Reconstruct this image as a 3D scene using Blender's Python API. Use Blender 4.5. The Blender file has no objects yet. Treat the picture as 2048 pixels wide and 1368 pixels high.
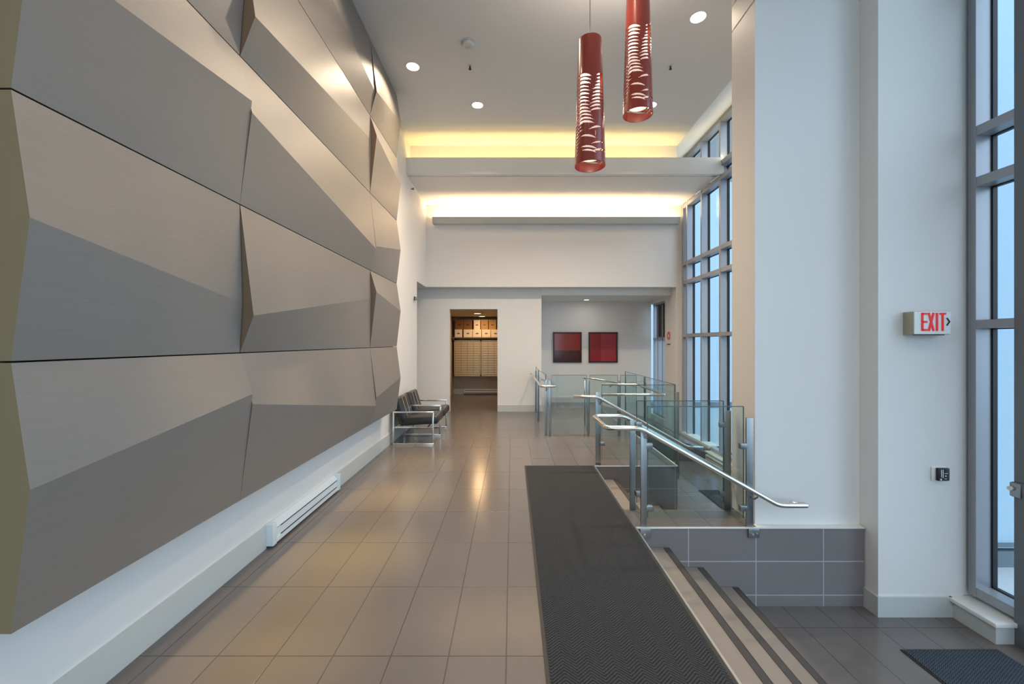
import bpy, math, random
from mathutils import Vector, Matrix
random.seed(7)
sc = bpy.context.scene
COL = sc.collection

# ------------------------------------------------------------------ camera
EYE = 1.65
cam_d = bpy.data.cameras.new('camera')
cam_d.sensor_width = 36.0
cam_d.lens = 821.0 / 2048.0 * 36.0
cam_d.clip_start = 0.05
cam_d.clip_end = 200
cam = bpy.data.objects.new('camera', cam_d)
COL.objects.link(cam)
cam.location = (0, 0, EYE)
cam.rotation_euler = (math.pi / 2, 0, 0)
sc.camera = cam

# ------------------------------------------------------------------ view
sc.view_settings.view_transform = 'Standard'
sc.view_settings.look = 'None'
sc.view_settings.gamma = 1.0
sc.view_settings.use_curve_mapping = False
sc.view_settings.exposure = -0.10
try:
    sc.cycles.max_bounces = 10
    sc.cycles.diffuse_bounces = 5
    sc.cycles.glossy_bounces = 4
    sc.cycles.transparent_max_bounces = 24
    sc.cycles.sample_clamp_indirect = 6.0
    sc.cycles.caustics_reflective = False
    sc.cycles.caustics_refractive = False
    sc.cycles.use_denoising = True
except Exception:
    pass

# ------------------------------------------------------------------ sky: overcast blue, brighter high up and to the south (-Y)
world = bpy.data.worlds.new('sky')
sc.world = world
world.use_nodes = True
wn, wl = world.node_tree.nodes, world.node_tree.links
wn.clear()
tc = wn.new('ShaderNodeTexCoord')
dot = wn.new('ShaderNodeVectorMath'); dot.operation = 'DOT_PRODUCT'
dot.inputs[1].default_value = Vector((0.45, -0.75, 0.5)).normalized()
wl.new(tc.outputs['Generated'], dot.inputs[0])
ramp = wn.new('ShaderNodeMapRange')
ramp.inputs['From Min'].default_value = -0.15
ramp.inputs['From Max'].default_value = 0.9
ramp.inputs['To Min'].default_value = 0.60
ramp.inputs['To Max'].default_value = 4.0
wl.new(dot.outputs['Value'], ramp.inputs['Value'])
bg = wn.new('ShaderNodeBackground')
bg.inputs['Color'].default_value = (0.65, 0.78, 0.96, 1)
wl.new(ramp.outputs['Result'], bg.inputs['Strength'])
wo = wn.new('ShaderNodeOutputWorld')
wl.new(bg.outputs[0], wo.inputs['Surface'])


def lin(c):
    c = c / 255.0
    return c / 12.92 if c <= 0.04045 else ((c + 0.055) / 1.055) ** 2.4


def rgb(r, g, b):
    return (lin(r), lin(g), lin(b), 1.0)


# ------------------------------------------------------------------ materials
MATS = {}


def mat(name, color, rough=0.5, metal=0.0, bump=0.0, bscale=40.0, vary=0.0, emit=None, estr=0.0, spec=0.5, stretch=None, coat=0.0):
    m = bpy.data.materials.new(name)
    m.use_nodes = True
    n, l = m.node_tree.nodes, m.node_tree.links
    p = n['Principled BSDF']
    p.inputs['Base Color'].default_value = color
    p.inputs['Roughness'].default_value = rough
    p.inputs['Metallic'].default_value = metal
    p.inputs['Specular IOR Level'].default_value = spec
    p.inputs['Coat Weight'].default_value = coat
    if emit is not None:
        p.inputs['Emission Color'].default_value = emit
        p.inputs['Emission Strength'].default_value = estr
    if bump or vary:
        g = n.new('ShaderNodeNewGeometry')
        mp = n.new('ShaderNodeMapping')
        mp.inputs['Scale'].default_value = stretch or (1, 1, 1)
        l.new(g.outputs['Position'], mp.inputs['Vector'])
        nz = n.new('ShaderNodeTexNoise')
        nz.inputs['Scale'].default_value = bscale
        nz.inputs['Detail'].default_value = 4
        l.new(mp.outputs[0], nz.inputs['Vector'])
        if bump:
            b = n.new('ShaderNodeBump')
            b.inputs['Strength'].default_value = bump
            b.inputs['Distance'].default_value = 0.01
            l.new(nz.outputs['Fac'], b.inputs['Height'])
            l.new(b.outputs[0], p.inputs['Normal'])
        if vary:
            r = n.new('ShaderNodeMix'); r.data_type = 'RGBA'
            r.inputs[6].default_value = tuple(c * (1 - vary) for c in color[:3]) + (1,)
            r.inputs[7].default_value = tuple(min(1, c * (1 + vary)) for c in color[:3]) + (1,)
            l.new(nz.outputs['Fac'], r.inputs[0])
            l.new(r.outputs[2], p.inputs['Base Color'])
    MATS[name] = m
    return m


def grid_mat(name, color, grout, ax, ay, x0, px, y0, py, w, rough, vary=0.05, spec=0.5):
    """tiles: grout lines across the world axes ax / ay"""
    m = bpy.data.materials.new(name)
    m.use_nodes = True
    n, l = m.node_tree.nodes, m.node_tree.links
    p = n['Principled BSDF']
    g = n.new('ShaderNodeNewGeometry')
    s = n.new('ShaderNodeSeparateXYZ')
    l.new(g.outputs['Position'], s.inputs[0])

    def math_(op, a, b):
        q = n.new('ShaderNodeMath'); q.operation = op
        for i, v in enumerate((a, b)):
            if v is None:
                continue
            if isinstance(v, (int, float)):
                q.inputs[i].default_value = v
            else:
                l.new(v, q.inputs[i])
        return q.outputs[0]

    def dist(axis, o, per):
        return math_('PINGPONG', math_('SUBTRACT', s.outputs[axis], o), per / 2)

    dx, dy = dist(ax, x0, px), dist(ay, y0, py)
    d = math_('MINIMUM', dx, dy)
    mr = n.new('ShaderNodeMapRange')
    mr.inputs['From Min'].default_value = w * 0.35
    mr.inputs['From Max'].default_value = w * 0.65
    l.new(d, mr.inputs['Value'])
    ix = math_('FLOOR', math_('DIVIDE', math_('SUBTRACT', s.outputs[ax], x0), px), None)
    iy = math_('FLOOR', math_('DIVIDE', math_('SUBTRACT', s.outputs[ay], y0), py), None)
    cb = n.new('ShaderNodeCombineXYZ')
    l.new(ix, cb.inputs[0]); l.new(iy, cb.inputs[1])
    wn_ = n.new('ShaderNodeTexWhiteNoise')
    l.new(cb.outputs[0], wn_.inputs['Vector'])
    nz = n.new('ShaderNodeTexNoise'); nz.inputs['Scale'].default_value = 3.0; nz.inputs['Detail'].default_value = 5
    mp = n.new('ShaderNodeMapping'); mp.inputs['Scale'].default_value = (3, 0.7, 3)
    l.new(g.outputs['Position'], mp.inputs['Vector']); l.new(mp.outputs[0], nz.inputs['Vector'])
    f = math_('ADD', math_('MULTIPLY', wn_.outputs['Value'], 0.5), math_('MULTIPLY', nz.outputs['Fac'], 0.5))
    mix = n.new('ShaderNodeMix'); mix.data_type = 'RGBA'
    mix.inputs[6].default_value = tuple(c * (1 - vary) for c in color[:3]) + (1,)
    mix.inputs[7].default_value = tuple(c * (1 + vary) for c in color[:3]) + (1,)
    l.new(f, mix.inputs[0])
    mix2 = n.new('ShaderNodeMix'); mix2.data_type = 'RGBA'
    mix2.inputs[6].default_value = grout
    l.new(mr.outputs['Result'], mix2.inputs[0])
    l.new(mix.outputs[2], mix2.inputs[7])
    l.new(mix2.outputs[2], p.inputs['Base Color'])
    b = n.new('ShaderNodeBump'); b.inputs['Strength'].default_value = 0.35; b.inputs['Distance'].default_value = 0.004
    l.new(mr.outputs['Result'], b.inputs['Height'])
    l.new(b.outputs[0], p.inputs['Normal'])
    p.inputs['Roughness'].default_value = rough
    p.inputs['Specular IOR Level'].default_value = spec
    MATS[name] = m
    return m


def glass_mat(name, tint, refl=1.0, rough=0.0):
    m = bpy.data.materials.new(name)
    m.use_nodes = True
    n, l = m.node_tree.nodes, m.node_tree.links
    n.remove(n['Principled BSDF'])
    out = n['Material Output']
    t = n.new('ShaderNodeBsdfTransparent'); t.inputs[0].default_value = tint
    gl = n.new('ShaderNodeBsdfGlossy'); gl.inputs['Roughness'].default_value = rough
    gl.inputs['Color'].default_value = (refl, refl, refl, 1)
    g = n.new('ShaderNodeNewGeometry')
    dt = n.new('ShaderNodeVectorMath'); dt.operation = 'DOT_PRODUCT'
    l.new(g.outputs['Incoming'], dt.inputs[0]); l.new(g.outputs['Normal'], dt.inputs[1])

    def mth(op, a, b=None):
        q = n.new('ShaderNodeMath'); q.operation = op; q.use_clamp = op == 'MULTIPLY_ADD'
        for i, v in enumerate((a, b)):
            if v is None:
                continue
            if isinstance(v, (int, float)):
                q.inputs[i].default_value = v
            else:
                l.new(v, q.inputs[i])
        return q
    one = mth('SUBTRACT', 1.0, mth('ABSOLUTE', dt.outputs['Value']).outputs[0])
    pw = mth('POWER', one.outputs[0], 5.0)
    fr = mth('MULTIPLY_ADD', pw.outputs[0], 0.90); fr.inputs[2].default_value = 0.05
    mx = n.new('ShaderNodeMixShader')
    l.new(fr.outputs[0], mx.inputs[0]); l.new(t.outputs[0], mx.inputs[1]); l.new(gl.outputs[0], mx.inputs[2])
    l.new(mx.outputs[0], out.inputs['Surface'])
    MATS[name] = m
    return m


def carpet_mat(name, dark, light, wave, pitch):
    m = bpy.data.materials.new(name)
    m.use_nodes = True
    n, l = m.node_tree.nodes, m.node_tree.links
    p = n['Principled BSDF']
    g = n.new('ShaderNodeNewGeometry')
    s = n.new('ShaderNodeSeparateXYZ')
    l.new(g.outputs['Position'], s.inputs[0])

    def math_(op, a, b=None):
        q = n.new('ShaderNodeMath'); q.operation = op
        for i, v in enumerate((a, b)):
            if v is None:
                continue
            if isinstance(v, (int, float)):
                q.inputs[i].default_value = v
            else:
                l.new(v, q.inputs[i])
        return q.outputs[0]
    nz = n.new('ShaderNodeTexNoise'); nz.inputs['Scale'].default_value = 160; nz.inputs['Detail'].default_value = 2
    l.new(g.outputs['Position'], nz.inputs['Vector'])
    pp = math_('PINGPONG', s.outputs[0], wave / 2)
    v = math_('ADD', s.outputs[1], math_('MULTIPLY', pp, 0.9))
    v = math_('ADD', v, math_('MULTIPLY', nz.outputs['Fac'], pitch * 0.5))
    sn = math_('SINE', math_('MULTIPLY', v, 2 * math.pi / pitch))
    f = math_('ADD', math_('MULTIPLY', sn, 0.5), 0.5)
    mix = n.new('ShaderNodeMix'); mix.data_type = 'RGBA'
    mix.inputs[6].default_value = dark; mix.inputs[7].default_value = light
    l.new(f, mix.inputs[0]); l.new(mix.outputs[2], p.inputs['Base Color'])
    b = n.new('ShaderNodeBump'); b.inputs['Strength'].default_value = 0.5; b.inputs['Distance'].default_value = 0.006
    l.new(f, b.inputs['Height']); l.new(b.outputs[0], p.inputs['Normal'])
    p.inputs['Roughness'].default_value = 0.95
    p.inputs['Specular IOR Level'].default_value = 0.15
    MATS[name] = m
    return m


WHITE = mat('wall_paint', (0.79, 0.762, 0.72, 1), 0.55, bump=0.03, bscale=180)
CEIL = mat('ceiling_paint', (0.84, 0.82, 0.78, 1), 0.75, bump=0.02, bscale=200)
BASEM = mat('baseboard_paint', (0.56, 0.565, 0.53, 1), 0.4, bump=0.02, bscale=60)
TILE = grid_mat('floor_tile', (0.140, 0.123, 0.117, 1), (0.066, 0.058, 0.055, 1), 0, 1, -0.030, 0.3035, 2.157, 0.61, 0.006, 0.20)
WTILE = grid_mat('wall_tile', (0.215, 0.185, 0.18, 1), (0.42, 0.40, 0.42, 1), 0, 2, 1.57, 0.60, 0.0, 0.30, 0.009, 0.35)
WTILEY = grid_mat('wall_tile_side', (0.215, 0.185, 0.18, 1), (0.42, 0.40, 0.42, 1), 1, 2, 5.5, 0.60, 0.0, 0.30, 0.009, 0.35)
STEP = mat('step_tile', (0.24, 0.205, 0.18, 1), 0.4, bump=0.03, bscale=60, vary=0.08)
STRIP = mat('abrasive_strip', (0.06, 0.055, 0.055, 1), 0.85, bump=0.5, bscale=400)
METALTRIM = mat('metal_edge', (0.45, 0.45, 0.44, 1), 0.35, metal=0.9, bump=0.02, bscale=100, stretch=(1, 20, 1))
PANEL = mat('brushed_panel', (0.275, 0.247, 0.222, 1), 0.46, metal=0.38, bump=0.05, bscale=6, vary=0.06, stretch=(1, 0.6, 14))
PANELEND = mat('bronze_return', (0.26, 0.20, 0.11, 1), 0.5, metal=0.6, bump=0.05, bscale=6, stretch=(14, 1, 0.6))
PANELEDGE = mat('panel_edge', (0.20, 0.13, 0.08, 1), 0.5, metal=0.3, bump=0.05, bscale=60)
DARK = mat('dark_gap', (0.02, 0.018, 0.015, 1), 0.9, bump=0.05, bscale=50)
STEEL = mat('stainless_steel', (0.36, 0.37, 0.37, 1), 0.30, metal=1.0, bump=0.02, bscale=80, stretch=(1, 1, 0.05))
RAIL = mat('polished_rail', (0.78, 0.76, 0.70, 1), 0.18, metal=1.0, bump=0.01, bscale=60)
CHROME = mat('chrome', (0.85, 0.84, 0.80, 1), 0.12, metal=1.0, bump=0.005, bscale=60)
ALU = mat('aluminium_frame', (0.38, 0.39, 0.42, 1), 0.38, metal=0.3, bump=0.02, bscale=80)
ALUD = mat('dark_aluminium', (0.17, 0.18, 0.19, 1), 0.4, metal=0.5, bump=0.02, bscale=80)
GASKET = mat('black_gasket', (0.012, 0.012, 0.014, 1), 0.6, bump=0.02, bscale=80)
GLASS = glass_mat('window_glass', (0.80, 0.92, 0.95, 1))
RGLASS = glass_mat('railing_glass', (0.78, 0.89, 0.90, 1))
GEDGE = mat('glass_edge', (0.07, 0.12, 0.125, 1), 0.15, spec=0.8, bump=0.01, bscale=50)
RED = mat('red_lacquer', (0.26, 0.026, 0.014, 1), 0.3, bump=0.03, bscale=60, coat=0.25)
CARPET = carpet_mat('herringbone_carpet', (0.018, 0.019, 0.022, 1), (0.058, 0.061, 0.066, 1), 0.13, 0.020)
MATT = carpet_mat('entrance_mat_pile', (0.020, 0.026, 0.034, 1), (0.075, 0.09, 0.11, 1), 0.03, 0.016)
RUBBER = mat('rubber_edge', (0.02, 0.02, 0.022, 1), 0.6, bump=0.05, bscale=120)
LEATHER = mat('black_leather', (0.022, 0.020, 0.020, 1), 0.33, bump=0.12, bscale=140)
STITCH = mat('pale_piping', (0.55, 0.58, 0.60, 1), 0.4, bump=0.05, bscale=100)
HEATER = mat('heater_enamel', (0.72, 0.76, 0.76, 1), 0.35, bump=0.01, bscale=60)
PLASTIC = mat('white_plastic', (0.75, 0.74, 0.70, 1), 0.4, bump=0.01, bscale=80)
SIGNSIDE = mat('sign_case', (0.42, 0.37, 0.27, 1), 0.45, metal=0.4, bump=0.02, bscale=80)
SIGNFACE = mat('sign_face', (0.72, 0.75, 0.73, 1), 0.4, emit=(0.8, 0.9, 0.88, 1), estr=0.05, bump=0.01, bscale=80)
SIGNRED = mat('sign_red', (0.60, 0.01, 0.015, 1), 0.4, emit=(1, 0.02, 0.02, 1), estr=0.25, bump=0.01, bscale=80)
BLACK = mat('black_plastic', (0.012, 0.011, 0.012, 1), 0.35, bump=0.02, bscale=90)
LAMP = mat('lamp_lens', (1, 0.95, 0.85, 1), 0.4, emit=(1.0, 0.90, 0.74, 1), estr=9.0, bump=0.01, bscale=30)
LAMPW = mat('warm_lamp_lens', (1, 0.9, 0.7, 1), 0.4, emit=(1.0, 0.74, 0.40, 1), estr=6.0, bump=0.01, bscale=30)
TUBE_G = mat('pendant_diffuser', (0.9, 0.85, 0.75, 1), 0.5, emit=(1.0, 0.86, 0.66, 1), estr=2.2, bump=0.01, bscale=30)
SLEEVE = mat('pendant_sleeve', (0.85, 0.78, 0.68, 1), 0.5, emit=(1.0, 0.80, 0.66, 1), estr=0.8, bump=0.01, bscale=30)  # even glow stands in for bulb light passing through the sleeve
COVEW = mat('cove_tube', (1, 0.9, 0.7, 1), 0.5, emit=(1.0, 0.78, 0.50, 1), estr=7.0, bump=0.01, bscale=30)
COVEY = mat('yellow_cove_tube', (1, 0.85, 0.5, 1), 0.5, emit=(1.0, 0.74, 0.30, 1), estr=9.0, bump=0.01, bscale=30)
CONC = mat('paving', (0.48, 0.49, 0.50, 1), 0.8, bump=0.1, bscale=20, vary=0.1)
FACADE = mat('pale_render', (0.40, 0.53, 0.62, 1), 0.6, bump=0.03, bscale=20, vary=0.04)
FACADEB = mat('grey_plinth', (0.13, 0.16, 0.18, 1), 0.7, bump=0.05, bscale=20, vary=0.1)
BLIND = mat('dark_blind', (0.045, 0.038, 0.035, 1), 0.7, bump=0.1, bscale=60)
MAILD = mat('mailbox_metal', (0.60, 0.47, 0.28, 1), 0.38, metal=0.5, bump=0.02, bscale=60)
MAILF = mat('mailbox_frame', (0.34, 0.26, 0.16, 1), 0.4, metal=0.5, bump=0.02, bscale=60)
CARD = mat('white_card', (0.72, 0.66, 0.55, 1), 0.7, bump=0.03, bscale=40)
BROWN = mat('brown_card', (0.20, 0.085, 0.035, 1), 0.7, bump=0.03, bscale=40, vary=0.1)
KRAFT = mat('kraft_card', (0.42, 0.24, 0.10, 1), 0.7, bump=0.03, bscale=40, vary=0.1)
PRINT1 = None

# ------------------------------------------------------------------ mesh helpers


class MB:
    def __init__(s):
        s.v, s.f, s.sm = [], [], []

    def face(s, pts, smooth=False):
        b = len(s.v)
        s.v += [tuple(p) for p in pts]
        s.f.append(tuple(range(b, b + len(pts))))
        s.sm.append(smooth)
        return s

    def box(s, x0, x1, y0, y1, z0, z1, M=None, bev=0.0):
        if bev > 0:
            return s.bbox(x0, x1, y0, y1, z0, z1, bev, M)
        P = [Vector((x, y, z)) for x in (x0, x1) for y in (y0, y1) for z in (z0, z1)]
        if M is not None:
            P = [M @ p for p in P]
        b = len(s.v)
        s.v += [tuple(p) for p in P]
        for q in ((0, 1, 3, 2), (4, 6, 7, 5), (0, 4, 5, 1), (2, 3, 7, 6), (0, 2, 6, 4), (1, 5, 7, 3)):
            s.f.append(tuple(b + i for i in q)); s.sm.append(False)
        return s

    def bbox(s, x0, x1, y0, y1, z0, z1, r, M=None, seg=3):
        """rounded box (superellipsoid-like corners by corner-sphere patches)"""
        import bmesh
        bm = bmesh.new()
        bmesh.ops.create_cube(bm, size=1.0)
        for v in bm.verts:
            v.co = Vector(((x0 + x1) / 2 + v.co.x * (x1 - x0), (y0 + y1) / 2 + v.co.y * (y1 - y0), (z0 + z1) / 2 + v.co.z * (z1 - z0)))
        bmesh.ops.bevel(bm, geom=list(bm.edges), offset=min(r, 0.49 * min(abs(x1 - x0), abs(y1 - y0), abs(z1 - z0))), segments=seg, profile=0.5, affect='EDGES')
        b = len(s.v)
        for i, v in enumerate(bm.verts):
            v.index = i
            s.v.append(tuple(M @ v.co if M is not None else v.co))
        for f in bm.faces:
            s.f.append(tuple(b + v.index for v in f.verts)); s.sm.append(True)
        bm.free()
        return s

    def cyl(s, p, q, r, n=16, r2=None, caps=True):
        p, q = Vector(p), Vector(q)
        r2 = r if r2 is None else r2
        d = (q - p).normalized()
        a = d.orthogonal().normalized(); c = d.cross(a)
        b = len(s.v)
        for (o, rr) in ((p, r), (q, r2)):
            for i in range(n):
                t = 2 * math.pi * i / n
                s.v.append(tuple(o + (a * math.cos(t) + c * math.sin(t)) * rr))
        for i in range(n):
            j = (i + 1) % n
            s.f.append((b + i, b + j, b + n + j, b + n + i)); s.sm.append(True)
        if caps:
            s.f.append(tuple(b + i for i in range(n))[::-1]); s.sm.append(False)
            s.f.append(tuple(b + n + i for i in range(n))); s.sm.append(False)
        return s

    def tube(s, pts, r, n=14, fillet=0.05, seg=6, closed=False):
        P = [Vector(p) for p in pts]
        out = [P[0]]
        for i in range(1, len(P) - 1):
            a, b_, c = P[i - 1], P[i], P[i + 1]
            d1, d2 = (a - b_), (c - b_)
            f = min(fillet, d1.length * 0.45, d2.length * 0.45)
            s0, s1 = b_ + d1.normalized() * f, b_ + d2.normalized() * f
            for k in range(seg + 1):
                t = k / seg
                out.append((s0 * (1 - t) + b_ * t) * (1 - t) + (b_ * (1 - t) + s1 * t) * t)
        out.append(P[-1])
        up = Vector((0.013, 0.021, 1)).normalized()
        b = len(s.v)
        for i, o in enumerate(out):
            d = (out[min(i + 1, len(out) - 1)] - out[max(i - 1, 0)]).normalized()
            a = d.cross(up).normalized() if abs(d.dot(up)) < 0.98 else d.cross(Vector((0, 1, 0))).normalized()
            c = d.cross(a)
            for k in range(n):
                t = 2 * math.pi * k / n
                s.v.append(tuple(o + (a * math.cos(t) + c * math.sin(t)) * r))
        for i in range(len(out) - 1):
            for k in range(n):
                j = (k + 1) % n
                s.f.append((b + i * n + k, b + i * n + j, b + (i + 1) * n + j, b + (i + 1) * n + k)); s.sm.append(True)
        s.f.append(tuple(b + k for k in range(n))); s.sm.append(False)
        s.f.append(tuple(b + (len(out) - 1) * n + k for k in range(n))[::-1]); s.sm.append(False)
        return s

    def build(s, name, m, parent=None, local=False):
        me = bpy.data.meshes.new(name)
        off = Vector((0, 0, 0)) if (parent is None or local) else WLOC.get(parent.name, Vector((0, 0, 0)))
        me.from_pydata([tuple(Vector(v) - off) for v in s.v], [], s.f)
        me.polygons.foreach_set('use_smooth', s.sm)
        me.materials.append(m)
        me.update()
        import bmesh
        bm = bmesh.new(); bm.from_mesh(me)
        bmesh.ops.recalc_face_normals(bm, faces=bm.faces)
        bm.to_mesh(me); bm.free()
        o = bpy.data.objects.new(name, me)
        COL.objects.link(o)
        if parent is not None:
            o.parent = parent
            WLOC[o.name] = off
        else:
            WLOC[o.name] = Vector((0, 0, 0))
        return o


WLOC = {}


def thing(name, label, cat, loc=(0, 0, 0), rz=0.0, group=None):
    o = bpy.data.objects.new(name, None)
    COL.objects.link(o)
    o.empty_display_size = 0.1
    o.location = loc; o.rotation_euler = (0, 0, rz)
    WLOC[o.name] = Vector(loc)
    o['label'] = label; o['category'] = cat
    if group:
        o['group'] = group
    return o


def tag(o, label, cat, group=None):
    o['label'] = label; o['category'] = cat
    if group:
        o['group'] = group
    return o


def struct(name, mb, m, parent=None):
    o = mb.build(name, m, parent)
    if parent is None:
        o['kind'] = 'structure'
    return o


def dup(root, loc, label=None, group=None, rz=None):
    r = root.copy(); COL.objects.link(r); r.location = loc
    if rz is not None:
        r.rotation_euler = (0, 0, rz)
    if label:
        r['label'] = label
    if group:
        r['group'] = group
    for ch in list(root.children):
        c = ch.copy(); COL.objects.link(c); c.parent = r
        for g in list(ch.children):
            d = g.copy(); COL.objects.link(d); d.parent = c
    return r


def area(name, parent, loc, power, size, color, rot=(0, 0, 0), size_y=None, spread=None, shape='DISK'):
    L = bpy.data.lights.new(name, 'AREA')
    L.energy = power; L.color = color; L.shape = 'RECTANGLE' if size_y else shape; L.size = size
    if size_y:
        L.size_y = size_y
    if spread:
        L.spread = spread
    o = bpy.data.objects.new(name, L)
    COL.objects.link(o)
    o.location = loc; o.rotation_euler = rot
    if parent is not None:
        o.parent = parent
    return o


# ================================================================== SETTING
LOW = -0.70
CZ = 5.40
# ---- floors
struct('floor', MB()
       .box(-1.98, 1.10, -4.0, 5.46, -0.30, 0)
       .box(1.10, 2.196, 3.66, 4.04, -0.30, 0)
       .box(-1.98, 1.10, 5.46, 9.9, -0.30, 0)
       .box(1.10, 2.185, 5.47, 9.9, -0.30, 0)
       .box(-4.2, -1.98, 8.55, 9.9, -0.30, 0)
       .box(-1.85, 0.3, 9.9, 13.0, -0.30, 0)
       .box(0.3, 2.20, 9.9, 11.22, -0.30, 0), TILE)
struct('floor_lower', MB().box(1.0, 4.1, -4.0, 9.45, -1.0, LOW), TILE)
r = MB()
r.face([(2.2, 8.1, 0), (3.8, 8.1, -0.45), (3.8, 11.22, -0.45), (2.2, 11.22, 0)])
r.face([(2.2, 8.1, -0.7), (3.8, 8.1, -0.7), (3.8, 8.1, -0.45), (2.2, 8.1, 0)])
r.face([(3.8, 8.1, -0.7), (3.8, 9.45, -0.7), (3.8, 9.45, -0.45), (3.8, 8.1, -0.45)])
r.box(3.8, 4.03, 8.1, 9.45, -0.7, -0.45)
struct('floor_ramp', r, TILE)
# ---- tiled faces under the upper floor
struct('wall_tiled_ledge', MB().box(1.105, 3.13, 3.65, 3.66, LOW, 0.0).box(1.105, 3.13, 3.66, 4.05, LOW, -0.31).box(2.2, 3.13, 3.66, 3.71, -0.31, 0), WTILE)
struct('wall_tiled_landing', MB().box(1.105, 2.20, 5.46, 5.469, LOW, -0.001), WTILE)
struct('wall_tiled_edge', MB().box(2.19, 2.205, 5.52, 8.1, LOW, -0.001), WTILEY)
struct('trim_1', MB().box(1.10, 2.18, 3.64, 3.655, -0.006, 0.004).box(2.18, 3.13, 3.64, 3.71, -0.006, 0.004), PLASTIC)
struct('trim_2', MB().box(1.10, 2.205, 5.45, 5.465, -0.006, 0.004).box(2.195, 2.21, 5.465, 8.1, -0.006, 0.004), PLASTIC)
# ---- left wall
struct('wall_left', MB().box(-2.2, -1.98, -4.0, 8.55, 0, 5.9).box(-2.2, -1.98, 8.55, 9.45, 2.916, 5.9), WHITE)
struct('baseboard_left', MB().box(-1.98, -1.962, -4.0, 3.28, 0, 0.18).box(-1.98, -1.962, 4.57, 8.55, 0, 0.18), BASEM)
# ---- back wall of the hall (upper part) and its side return
struct('wall_back', MB().box(-1.98, 4.03, 9.45, 9.74, 2.916, 4.79).box(3.78, 4.03, 9.45, 9.74, -0.7, 2.916), WHITE)
struct('baseboard_back', MB().box(3.79, 4.02, 9.43, 9.45, -0.45, -0.40), BASEM)
# ---- wall with the opening to the mail room
struct('wall_doorway', MB()
       .box(-4.2, -1.483, 9.74, 9.9, 0, 2.95)
       .box(-0.344, 0.70, 9.745, 9.9, 0, 2.95)
       .box(-1.483, -0.344, 9.74, 9.9, 2.43, 2.95), WHITE)
struct('baseboard_doorway', MB().box(-4.2, -1.483, 9.722, 9.74, 0, 0.155).box(-0.344, 0.70, 9.722, 9.74, 0, 0.155)
       .box(0.70, 0.718, 9.722, 9.9, 0, 0.155), BASEM)
struct('wall_corridor', MB().box(-4.35, -4.2, 8.4, 9.9, 0, 2.95).box(-4.2, -2.2, 8.35, 8.55, 0, 2.95), WHITE)
struct('ceiling_corridor', MB().box(-4.2, -2.2, 8.55, 9.74, 2.916, 3.05).box(-2.2, -1.98, 9.45, 9.74, 2.916, 3.05), CEIL)
# ---- mail room
MAILW = mat('mail_room_paint', (0.50, 0.42, 0.30, 1), 0.6, bump=0.03, bscale=150)
struct('wall_mail_room', MB().box(-2.0, -1.85, 9.9, 13.15, 0, 2.45).box(-1.85, 0.3, 13.0, 13.15, 0, 2.45).box(0.3, 0.45, 9.9, 13.15, 0, 2.45), MAILW)
struct('ceiling_mail_room', MB().box(-2.0, 0.45, 9.9, 13.15, 2.42, 2.6), MAILW)
struct('baseboard_mail_room', MB().box(-1.85, -1.53, 12.98, 13.0, 0, 0.17), BASEM)
# ---- alcove
struct('wall_alcove', MB().box(0.45, 3.8, 11.22, 11.4, -0.7, 2.95).box(0.45, 0.70, 9.9, 11.22, 0, 2.95), WHITE)
struct('ceiling_alcove', MB().box(0.70, 4.0, 9.74, 11.3, 2.76, 2.93), CEIL)
struct('baseboard_alcove', MB().box(0.70, 2.3, 11.20, 11.22, 0, 0.14), BASEM)
m = MB().box(3.8, 4.0, 9.74, 10.2, -0.7, 2.95).box(3.8, 4.0, 10.2, 11.4, -0.7, -0.30).box(3.8, 4.0, 10.2, 11.4, 2.68, 2.95)
struct('wall_right', m, WHITE)
# ---- ceilings
HI = 5.46
c = MB()
c.box(-1.98, 3.14, -4.0, 7.09, CZ, 5.55)
c.box(-1.98, 3.20, 7.09, 7.97, HI, 5.60)
c.face([(3.14, -4.0, CZ), (3.14, 7.09, CZ), (3.91, 7.09, 5.87), (3.91, -4.0, 5.87)])
c.face([(3.20, 7.09, HI), (3.20, 9.45, HI), (3.91, 9.45, 5.87), (3.91, 7.09, 5.87)])
c.box(3.91, 4.2, -4.0, 9.6, 5.87, 6.0)
struct('ceiling', c, CEIL)
struct('ceiling_lower', MB().box(-1.98, 3.91, 7.83, 9.45, 4.80, 4.90).box(-1.98, 3.20, 7.97, 9.45, 4.90, 5.6), CEIL)
struct('wall_upper_back', MB().box(3.20, 4.03, 9.45, 9.6, 4.79, 5.87), WHITE)
# beam in front of the light trough
struct('trim_3', MB().box(-1.98, 3.96, 7.67, 7.75, 4.79, 5.10).box(-1.98, 3.91, 7.75, 7.83, 4.82, 4.90)
       .box(3.80, 3.96, 7.75, 7.83, 4.82, 5.10), CEIL)
# ---- pillar with its band at the top
PX0, PX1, PY0, PY1 = 2.196, 3.14, 3.71, 4.10
p = MB().box(PX0, PX1, PY0, PY1, 0.0, 4.735)
p.box(PX0 + 0.012, PX1, PY0 + 0.012, PY1 - 0.012, 4.735, 4.755)
p.box(PX0, PX1, PY0, PY1, 4.755, 4.985)
p.box(PX0 + 0.012, PX1, PY0 + 0.012, PY1 - 0.012, 4.985, 5.005)
p.box(PX0, PX1, PY0, PY1, 5.005, 5.75)
p.box(PX1 - 0.2, 4.03, 3.75, 4.10, 0.0, 5.87)
p.box(PX1 - 0.2, 4.03, 3.75, 4.10, LOW, 0.0)
struct('wall_pillar', p, WHITE)
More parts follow.
